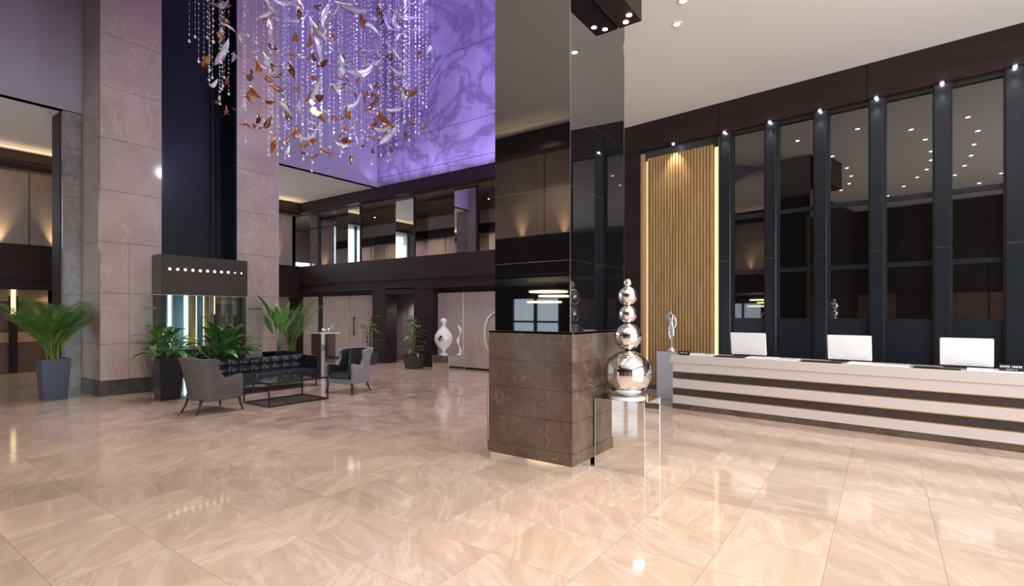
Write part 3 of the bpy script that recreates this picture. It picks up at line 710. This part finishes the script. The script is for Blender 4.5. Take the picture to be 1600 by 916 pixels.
# silver figurine
fp = DW(-.50, 1.02)
pedestal('metal_pedestal', (fp.x, fp.y, 0), .44, .44, 1.0, 'brushed metal pedestal at the left end of the reception desk', RZ, m='steelline')
def skin(name, verts, edges, rads, m, parent, sub=2):
    me = bpy.data.meshes.new(name); me.from_pydata(verts, edges, []); o = obj(name, me, m, parent)
    s = o.modifiers.new('skin', 'SKIN'); s.use_smooth_shade = True
    for v, r in zip(me.skin_vertices[0].data, rads): v.radius = (r, r) if not isinstance(r, tuple) else r
    me.skin_vertices[0].data[0].use_root = True
    u = o.modifiers.new('sub', 'SUBSURF'); u.levels = sub; u.render_levels = sub
    return o
t = thing('silver_figurine', 'slender silver female figurine at the left end of the desk', 'figurine', (fp.x, fp.y, 1.0), RZ)
V = [(0, 0, .50), (0, 0, .58), (.01, .0, .66), (.0, 0, .74), (0, 0, .785), (.0, -.01, .84),
     (.035, 0, .47), (.05, -.02, .33), (.03, .0, .20), (.01, .01, .08), (.0, 0, .03),
     (-.03, 0, .47), (-.045, -.01, .34), (.0, .01, .21), (.02, 0, .09),
     (.065, 0, .73), (.095, .01, .63), (.10, -.01, .54), (.085, -.03, .47),
     (-.06, 0, .735), (-.11, -.01, .66), (-.075, -.05, .73), (-.03, -.03, .80)]
Ed = [(0, 1), (1, 2), (2, 3), (3, 4), (4, 5), (0, 6), (6, 7), (7, 8), (8, 9), (9, 10), (0, 11), (11, 12), (12, 13), (13, 14), (3, 15), (15, 16), (16, 17), (17, 18), (3, 19), (19, 20), (20, 21), (21, 22)]
Rd = [.052, .038, .05, .045, .018, .034, .042, .036, .028, .03, .05, .04, .034, .026, .02, .02, .017, .014, .012, .02, .018, .014, .012]
skin('figure', V, Ed, Rd, 'silver', t)
obj('base', lathe([(0, 0), (.13, 0), (.12, .03), (.07, .06), (.045, .10), (0, .12)], 20), 'silver', t, smooth=True)
# far pedestals
pedestal('mirror_pedestal', (-13.2, 9.1, 0), .48, .48, 1.20, 'tall dark mirrored pedestal with an overhanging slab behind the sofa', cap=.10, m='smokemirror')
t = thing('shell_sculpture', 'small silver sculpture of curled shapes on the overhanging slab', 'sculpture', (-13.2, 9.1, 1.23))
obj('tray', lathe([(0, 0), (.2, 0), (.22, .02), (.19, .015), (0, .012)], 24), 'silver', t)
for x, y, r, hh in ((-.12, .02, .07, .16), (.02, -.03, .055, .12), (.13, .04, .075, .20), (.06, .1, .05, .24)):
    bm = bmesh.new(); pts = [(x+r*math.cos(a)*(.3+a/9), y+.02*a, .02+hh*(a/7)+r*.5*math.sin(a)) for a in [k*.5 for k in range(15)]]
    tube(bm, pts, [.034*(1-k/18) for k in range(15)], 8); obj('curl', bm, 'silver', t, smooth=True)
pedestal('mirror_pedestal', (-10.93, 11.95, 0), .66, .72, .50, 'low mirrored pedestal in front of the beige panels by the far wall')
t = thing('vase_sculpture', 'white bulbous vase-like sculpture on the low mirrored pedestal', 'sculpture', (-11.02, 11.82, .50))
obj('body', lathe([(0, 0), (.13, 0), (.12, .05), (.05, .10), (.07, .16), (.20, .28), (.28, .44), (.27, .60), (.18, .76), (.08, .86), (.055, .95), (.10, 1.02), (.105, 1.08), (.05, 1.13), (0, 1.14)], 32), 'whitegloss', t, smooth=True)
o = obj('mirror_disc', lathe([(0, 0), (.09, 0), (.09, .02), (0, .03)], 20), 'chrome', t, (.14, -.25, .52)); o.rotation_euler = (PI/2, 0, .4)
t = thing('twisted_ornament', 'small twisted white ornament beside the bulbous vase sculpture', 'ornament', (-10.72, 12.2, .50))
bm = bmesh.new(); tube(bm, [(.05*math.sin(k*.8), .03*math.cos(k*.8), .02+k*.075) for k in range(13)], [.05 if k < 2 else .028+.018*math.sin(k*1.4) for k in range(13)], 10); obj('twist', bm, 'whitegloss', t, smooth=True)
obj('foot', lathe([(0, 0), (.07, 0), (.07, .02), (0, .03)], 16), 'whitegloss', t)

# ================================================================== LOUNGE FURNITURE
def wing_chair(loc, rotz, label, shellmat, inmat, legmat):
    t = thing('wing_chair', label, 'armchair', loc, rotz, 'wing chairs')     # local: faces +Y
    n = 81; path = []
    for i in range(n):
        u = i/(n-1); a = -PI*.5+(u-.5)*0
        k = (u-.5)*2
        if abs(k) > .42:
            q = (abs(k)-.42)/.58; x = math.copysign(.35+.03*q, k); y = -.16+.52*q
        else:
            ang = k/.42*PI/2; x = .35*math.sin(ang); y = -.16-.20*math.cos(ang)
        path.append((x, y, abs(k)))
    def top(k):
        if k < .44: return 1.0-.02*(k/.44)
        if k < .66: q = (k-.44)/.22; return .98-.36*(q*q*(3-2*q))
        return .62+.06*(k-.66)/.34
    def lean(k, z):
        if k < .42: return max(0, z-.35)*.20
        if k < .6: return max(0, z-.35)*.20*(1-(k-.42)/.18)
        return 0
    def skinshell(name, off, z0, m, thick, dz=0.):
        bm = bmesh.new(); rows = 9; go = []; gi = []
        for i, (x, y, k) in enumerate(path):
            p0 = Vector(path[max(i-1, 0)][:2]); p1 = Vector(path[min(i+1, n-1)][:2]); d = (p1-p0).normalized(); nrm = Vector((d.y, -d.x))
            T = top(k)+dz; co = []; ci = []
            for r in range(rows):
                z = z0+(T-z0)*r/(rows-1); bulge = .035*math.sin(PI*min(1, (z-.3)/.4)) if k > .6 and z > .3 else 0
                curl = .05*max(0, (z-.82)/.18)*(1 if .25 < k < .5 else .3) if z > .82 else 0
                q = max(0, min(1, (z-.74)/.16)); yy = y-lean(k, z)+.13*math.exp(-((k-.48)/.06)**2)*q*q*(3-2*q)
                co.append(bm.verts.new((x+nrm.x*(off+bulge+curl), yy+nrm.y*(off+bulge+curl), z)))
                ci.append(bm.verts.new((x+nrm.x*(off-thick+curl*.5), yy+nrm.y*(off-thick+curl*.5), z)))
            go.append(co); gi.append(ci)
        for i in range(n-1):
            for r in range(rows-1):
                bm.faces.new((go[i][r], go[i+1][r], go[i+1][r+1], go[i][r+1])); bm.faces.new((gi[i][r+1], gi[i+1][r+1], gi[i+1][r], gi[i][r]))
            bm.faces.new((go[i][-1], go[i+1][-1], gi[i+1][-1], gi[i][-1])); bm.faces.new((gi[i][0], gi[i+1][0], go[i+1][0], go[i][0]))
        for i in (0, n-1):
            for r in range(rows-1):
                bm.faces.new((go[i][r], go[i][r+1], gi[i][r+1], gi[i][r]))
        bmesh.ops.recalc_face_normals(bm, faces=bm.faces[:])
        o = obj(name, bm, m, t, smooth=True); b = o.modifiers.new('b', 'BEVEL'); b.width = .012; b.segments = 2; b.limit_method = 'ANGLE'; b.angle_limit = 1.0
        return o
    skinshell('outer_shell', .0, .24, shellmat, .06)
    skinshell('inner_padding', -.062, .40, inmat, .035, -.018)
    box('seat_cushion', (-.28, -.26, .33), (.28, .37, .45), inmat, t, .03)
    box('seat_rail', (-.33, -.28, .22), (.33, .35, .33), shellmat, t, .015)
    for sx in (-1, 1):
        for yy, sy, xx in ((.33, .05, .33), (-.30, -.10, .22)):
            bm = bmesh.new(); tube(bm, [(sx*xx, yy, .25), (sx*(xx+.01), yy+sy*.4, .12), (sx*(xx+.035), yy+sy, 0)], [.026, .021, .015], 8); obj('leg', bm, legmat, t, smooth=True)
    for x in (-.16, 0, .16):
        for z in (.72, .86): ball('button', .012, (x, -.255-(z-.35)*.20-.01*0+.03, z), inmat, t, 8)
wing_chair((-10.06, 4.58, 0), 0.08, 'grey velvet wing chair seen from behind, left of the coffee table', 'velvet', 'velvet', 'walnut')
wing_chair((-9.90, 7.52, 0), PI+.22, 'dark leather wing chair with pale grey outside, right of the coffee table', 'paleleather', 'leather', 'walnut')
# sofa facing +X
t = thing('tufted_sofa', 'long low black leather sofa with button-tufted back', 'sofa', (-11.78, 6.5, 0))
hl = 1.28
box('base_frame', (-.42, -hl, .20), (.40, hl, .30), 'leather', t, .012); box('arm', (-.42, -hl, .30), (.40, -hl+.11, .74), 'leather', t, .015); box('arm', (-.42, hl-.11, .30), (.40, hl, .74), 'leather', t, .015)
box('back_frame', (-.42, -hl+.11, .30), (-.30, hl-.11, .74), 'leather', t, .012)
def tuft(name, y0, y1, z0, z1, x0, depth, ny, nz, m, parent):
    bm = bmesh.new(); gy, gz = ny*8, nz*8; G = []
    for j in range(gz+1):
        row = []
        for i in range(gy+1):
            u, v = i/gy, j/gz
            cx = abs(math.sin(PI*u*ny)); cz = abs(math.sin(PI*v*nz)); dd = depth*(.35+.65*(cx**.5*cz**.5)) if 0 < i < gy and 0 < j < gz else depth*.2
            row.append(bm.verts.new((x0+dd, y0+(y1-y0)*u, z0+(z1-z0)*v)))
        G.append(row)
    for j in range(gz):
        for i in range(gy): bm.faces.new((G[j][i], G[j][i+1], G[j+1][i+1], G[j+1][i]))
    o = obj(name, bm, m, parent, smooth=True); return o
bc = tuft('back_cushion', -hl+.11, hl-.11, .40, .745, -.31, .14, 9, 2, 'leather', t)
for i in range(1, 9): ball('button', .014, (-.245, -hl+.11+(2*hl-.22)*i/9, .572), 'leather', bc, 8)
for i in range(3):
    a = -hl+.115+i*(2*hl-.23)/3; box('seat_cushion', (-.26, a, .30), (.41, a+(2*hl-.23)/3-.006, .43), 'leather', t, .03, seg=3)
for y in (-hl+.1, -.4, .42, hl-.1):
    for x in (-.36, .34):
        bm = bmesh.new(); tube(bm, [(x, y, .2), (x, y, 0)], [.022, .015], 8); obj('leg', bm, 'black', t)
# coffee table
t = thing('coffee_table', 'low rectangular coffee table with black metal frame and dark glass top', 'table', (-9.93, 5.99, 0))
ax, ay, th = .46, .64, .46
for sx in (-1, 1):
    for sy in (-1, 1): box('leg', (sx*ax-.012, sy*ay-.012, .02), (sx*ax+.012, sy*ay+.012, th-.03), 'black', t)
for z in (0, th-.03):
    for s in (-1, 1):
        box('frame_bar', (-ax-.012, s*ay-.012, z), (ax+.012, s*ay+.012, z+.024), 'black', t); box('frame_bar', (s*ax-.012, -ay+.012, z), (s*ax+.012, ay-.012, z+.024), 'black', t)
box('glass_top', (-ax-.012, -ay-.012, th-.005), (ax+.012, ay+.012, th+.008), 'smokedtop', t, .002, seg=1)

# ================================================================== PLANTS
def leaf_mesh(L, Wd, droop, fold=.25, n=8, tip=1.6):
    bm = bmesh.new(); rows = []
    for i in range(n+1):
        u = i/n; x = L*(math.sin(u*droop)/droop if droop else u); z = -L*((1-math.cos(u*droop))/droop if droop else 0)
        wv = Wd*math.sin(PI*min(1, u**.8))**.9*(1 if u < .999 else 0)+.002
        rows.append([bm.verts.new((x, -wv/2, z+fold*wv/2)), bm.verts.new((x, 0, z)), bm.verts.new((x, wv/2, z+fold*wv/2))])
    for a, b in zip(rows, rows[1:]):
        for k in (0, 1): bm.faces.new((a[k], b[k], b[k+1], a[k+1]))
    me = bpy.data.meshes.new('leaf'); bm.to_mesh(me); bm.free()
    for f in me.polygons: f.use_smooth = True
    return me
def stalk_leaf_mesh(stalk, L, Wd, droop, m, n=7):
    bm = bmesh.new(); tube(bm, [(0, 0, 0), (stalk*.5, 0, stalk*.06), (stalk, 0, 0)], [.006, .005, .004], 5)
    me = leaf_mesh(L, Wd, droop, n=n); b2 = bmesh.new(); b2.from_mesh(me); bmesh.ops.translate(b2, verts=b2.verts[:], vec=(stalk, 0, 0)); tmp = bpy.data.meshes.new('t'); b2.to_mesh(tmp); b2.free(); bm.from_mesh(tmp)
    me = bpy.data.meshes.new('leaf'); bm.to_mesh(me); bm.free(); me.materials.append(M[m])
    for f in me.polygons: f.use_smooth = True
    return me
def frond_mesh(L, m, droop=1.1, nl=20, ll=.34, lw=.022):
    bm = bmesh.new(); pts = []
    for i in range(13):
        u = i/12; pts.append(Vector((L*math.sin(u*droop)/droop, 0, -L*(1-math.cos(u*droop))/droop)))
    tube(bm, pts, [.012*(1-.8*i/12) for i in range(13)], 5)
    for s in (-1, 1):
        for k in range(nl):
            u = .28+.72*k/nl; f = u*12; i = min(int(f), 11); p = pts[i].lerp(pts[i+1], f-i); d = (pts[i+1]-pts[i]).normalized()
            l = ll*math.sin(PI*(.18+.78*(u-.28)/.72))**.7
            dirv = (d*.75+Vector((0, s*.8, .22))).normalized(); side = d.cross(Vector((0, 0, 1))).normalized().cross(dirv).normalized()
            wv = (d-dirv*d.dot(dirv)).normalized()*lw
            q1 = p+dirv*l*.5+Vector((0, 0, .01)); q2 = p+dirv*l+Vector((0, 0, -l*.30))
            v = [bm.verts.new(x) for x in (p, q1+wv*.5, q2, q1-wv*.5)]; bm.faces.new(v)
    me = bpy.data.meshes.new('frond'); bm.to_mesh(me); bm.free(); me.materials.append(M[m])
    return me
def clear_el(loc, a, e, reach, avoid):
    while avoid and e < 1.5 and avoid(loc[0]+reach*math.cos(e*.8)*math.cos(a), loc[1]+reach*math.cos(e*.8)*math.sin(a)): e += .05
    return min(e, 1.5)
def put(name, me, parent, loc, az, el, sc=1., roll=0.):
    o = obj(name, me, None, parent, loc); o.rotation_euler = (roll, -el, az); o.scale = (sc,)*3; return o
def palm(loc, label, wb, wt, ph, potm, nf, L, leafm, seed, el0=.75, group=None, lift=.12, avoid=None):
    random.seed(seed); t = thing('potted_palm', label, 'plant', loc, random.uniform(0, .3) if 0 else 0)
    taper('planter', wb, wt, ph, potm, t); box('soil', (-wt*.42, -wt*.42, ph-.09), (wt*.42, wt*.42, ph-.05), 'soil', t)
    ms = [frond_mesh(L*s, leafm, d, 17, .38*s, .032) for s, d in ((1, .75), (.85, 1.0), (1.05, .5))]
    bm = bmesh.new()
    for i in range(9):
        a = i*2.4; r = .03+.008*i; tube(bm, [(r*math.cos(a), r*math.sin(a), ph-.08), (r*1.7*math.cos(a), r*1.7*math.sin(a), ph+.38)], [.016, .010], 6)
    obj('canes', bm, 'stem', t)
    for i in range(nf):
        a = i*2.399+random.uniform(-.2, .2); e = clear_el(loc, a, random.uniform(el0, 1.42), L*1.15, avoid)
        put('frond', random.choice(ms), t, (.05*math.cos(a), .05*math.sin(a), ph+lift+random.uniform(0, .2)), a, e, random.uniform(.8, 1.05), random.uniform(-.3, .3))
    return t
def bush(loc, label, wb, wt, ph, potm, nl, stalk, L, Wd, m, seed, el=(.35, 1.4), droop=1.1, spread=.1, name='potted_plant', trunk=0., avoid=None):
    random.seed(seed); t = thing(name, label, 'plant', loc)
    taper('planter', wb, wt, ph, potm, t); box('soil', (-wt*.42, -wt*.42, ph-.09), (wt*.42, wt*.42, ph-.05), 'soil', t)
    ms = [stalk_leaf_mesh(stalk*s, L*s, Wd*s2, d, m) for s, s2, d in ((1, 1, droop), (.8, .9, droop*.7), (1.15, 1.1, droop*1.2))]
    if trunk:
        for q in range(3):
            bm = bmesh.new(); a = q*2.1; tube(bm, [(0.04*math.cos(a), .04*math.sin(a), ph-.08), (.1*math.cos(a), .1*math.sin(a), ph+trunk*(1-.18*q))], [.02, .012], 6); obj('stem', bm, 'bark', t)
    for i in range(nl):
        a = i*2.399+random.uniform(-.3, .3); e = clear_el(loc, a, random.uniform(*el), (stalk+L)*1.15, avoid); r = spread*math.sqrt(random.random())
        zz = ph-.05+(random.random()*trunk if trunk else random.uniform(0, .12))
        put('leaf', random.choice(ms), t, (r*math.cos(a*1.3), r*math.sin(a*1.3), zz), a, e, random.uniform(.75, 1.1), random.uniform(-.5, .5))
    return t
palm((-14.1, 3.28, 0), 'feathery green palm in a tall slate-blue square planter', .38, .48, .85, 'pot', 30, 1.28, 'leafa', 3, 1.02, None, -.05, lambda x, y: y > 3.6 and x < -13.6)
bush((-12.15, 4.66, 0), 'bushy dark-leaved plant in a glossy black square planter', .36, .46, .88, 'potblack', 60, .38, .42, .12, 'leafb', 5, (.1, 1.45), 1.3)
bush((-12.52, 5.95, 0), 'dense broad-leaved green bush behind the tufted sofa', .5, .6, .70, 'potblack', 95, .46, .46, .14, 'leafb', 8, (.3, 1.5), 1.1, .2, avoid=lambda x, y: x < -12.9)
bush((-12.66, 7.42, 0), 'upright plant with pale green paddle leaves behind the sofa', .5, .58, .80, 'potblack', 16, .70, .60, .17, 'leafc', 12, (1.1, 1.5), .5, .08)
palm((-14.6, 8.95, 0), 'wispy brownish palm behind the upright paddle-leaved plant', .4, .5, .55, 'potblack', 14, 1.7, 'leafa', 21, 1.0, None, .12, lambda x, y: y < 8.1 and x < -13.6)
bush((-14.62, 11.92, 0), 'slender dark-leaved plant in a pot against the dark casing', .34, .44, .46, 'potgrey', 40, .14, .32, .08, 'leafb', 31, (.0, 1.0), 1.0, .08, trunk=1.25, avoid=lambda x, y: y > 12.35)
bush((-12.35, 11.85, 0), 'leafy green plant in a grey pot beside the pale alcove', .40, .52, .46, 'potgrey', 55, .12, .30, .09, 'leafa', 33, (.0, 1.0), 1.0, .10, trunk=1.15)

# ================================================================== CHANDELIER
random.seed(11)
CX, CY = -9.62, 6.70
t = thing('leaf_chandelier', 'large hanging chandelier of amber and white glass leaves and crystal strands', 'chandelier', (CX, CY, 14.95))
obj('canopy_plate', lathe([(0, 0), (2.6, 0), (2.6, -.08), (0, -.08)], 48), 'wallpaint', t)
def zbot(r): return 4.95+(r/2.5)**2*1.35
def strand_mesh(Ln):
    bm = bmesh.new(); tube(bm, [(0, 0, 0), (0, 0, -Ln)], .0011, 3)
    z = -4.6
    while z > -Ln:
        r = random.choice((.010, .012, .013, .018)); a = [bm.verts.new(p) for p in ((r, 0, z), (0, r, z), (-r, 0, z), (0, -r, z), (0, 0, z+r*1.3), (0, 0, z-r*1.3))]
        for i in range(4): bm.faces.new((a[i], a[(i+1) % 4], a[4])); bm.faces.new((a[(i+1) % 4], a[i], a[5]))
        z -= random.uniform(.07, .14)
    r = .03; a = [bm.verts.new(p) for p in ((r, 0, -Ln), (0, r, -Ln), (-r, 0, -Ln), (0, -r, -Ln), (0, 0, -Ln+r*1.3), (0, 0, -Ln-r*1.3))]
    for i in range(4): bm.faces.new((a[i], a[(i+1) % 4], a[4])); bm.faces.new((a[(i+1) % 4], a[i], a[5]))
    me = bpy.data.meshes.new('crystal_strand'); bm.to_mesh(me); bm.free(); me.materials.append(M['crystal']); return me
SL = {k: strand_mesh(14.9-k*.1) for k in range(46, 74)}
for i in range(135):
    r = 2.45*math.sqrt(random.random()) if i % 3 else random.uniform(2.15, 2.5); a = random.uniform(0, 2*PI)
    zb = zbot(r)+random.uniform(-.25, .9)
    obj('crystal_strand', SL[min(73, max(46, int(zb*10)))], None, t, (r*math.cos(a), r*math.sin(a), -.05))
def cleaf(L, Wd, bend, twist, m):
    bm = bmesh.new(); rows = []; n = 8
    for i in range(n+1):
        u = i/n; x = L*(u-.5); z = bend*L*((u-.5)**2*2)+.04*L*math.sin(u*6); wv = Wd*math.sin(PI*u)**.8+.004; tw = twist*(u-.5)
        rows.append([bm.verts.new((x, s*wv/2*math.cos(tw), z+s*wv/2*math.sin(tw)+(0 if s else -.006))) for s in (-1, 0, 1)])
    for p, q in zip(rows, rows[1:]):
        for k in (0, 1): bm.faces.new((p[k], q[k], q[k+1], p[k+1]))
    bmesh.ops.solidify(bm, geom=bm.faces[:], thickness=.006)
    me = bpy.data.meshes.new('leaf'); bm.to_mesh(me); bm.free(); me.materials.append(M[m])
    for f in me.polygons: f.use_smooth = True
    return me
WL = [cleaf(.50, .10, .5, 1.6, 'pearl'), cleaf(.62, .13, -.5, 2.2, 'pearl'), cleaf(.42, .12, .8, .6, 'pearl'), cleaf(.85, .17, .6, 1.2, 'pearl')]
AL = [cleaf(.36, .13, .3, .8, 'amber'), cleaf(.42, .12, -.4, 1.4, 'amber'), cleaf(.34, .13, .5, .4, 'copper'), cleaf(.55, .14, .5, 1.6, 'amber')]
n = 0
while n < 245:
    r = 2.25*math.sqrt(random.random()); a = random.uniform(0, 2*PI); lo = zbot(r)+.1
    z = lo+random.expovariate(.55) if random.random() < .6 else random.uniform(lo, 9.0)
    if z > 9.3: continue
    f = (z-lo)/2.6
    me = random.choice(AL if random.random() > .12+.62*min(1, f) else WL)
    o = obj('leaf', me, None, t, (r*math.cos(a), r*math.sin(a), z-14.95))
    o.rotation_euler = (random.uniform(-.9, .9), random.uniform(-1.0, 1.0), random.uniform(0, 2*PI)); o.scale = (random.uniform(.62, .98),)*3
    n += 1
t = thing('chandelier_spotlight', 'bright white spot lamp hanging among the chandelier strands', 'lamp', (-9.80, 6.52, 6.09))
ball('bulb', .055, (0, 0, 0), 'lampcool', t, 14); bm = bmesh.new(); tube(bm, [(0, 0, .05), (0, 0, 8.8)], .004, 5); obj('cable', bm, 'wire', t)
obj('socket', lathe([(0, .05), (.035, .05), (.035, .13), (0, .14)], 12), 'steelline', t)
l = bpy.data.lights.new('chandelier_glow', 'POINT'); l.energy = 40; l.color = (.86, .84, 1.0); l.shadow_soft_size = .06
o = bpy.data.objects.new('chandelier_glow', l); COL.objects.link(o); o.location = (-9.80, 6.52, 5.95)
for a in range(5): spot('canopy_fill', (CX+2*math.cos(a*1.257), CY+2*math.sin(a*1.257), 14.8), 1100, (1, .90, .80), 52, .8)  # unseen spots added at the canopy to warm the lounge floor
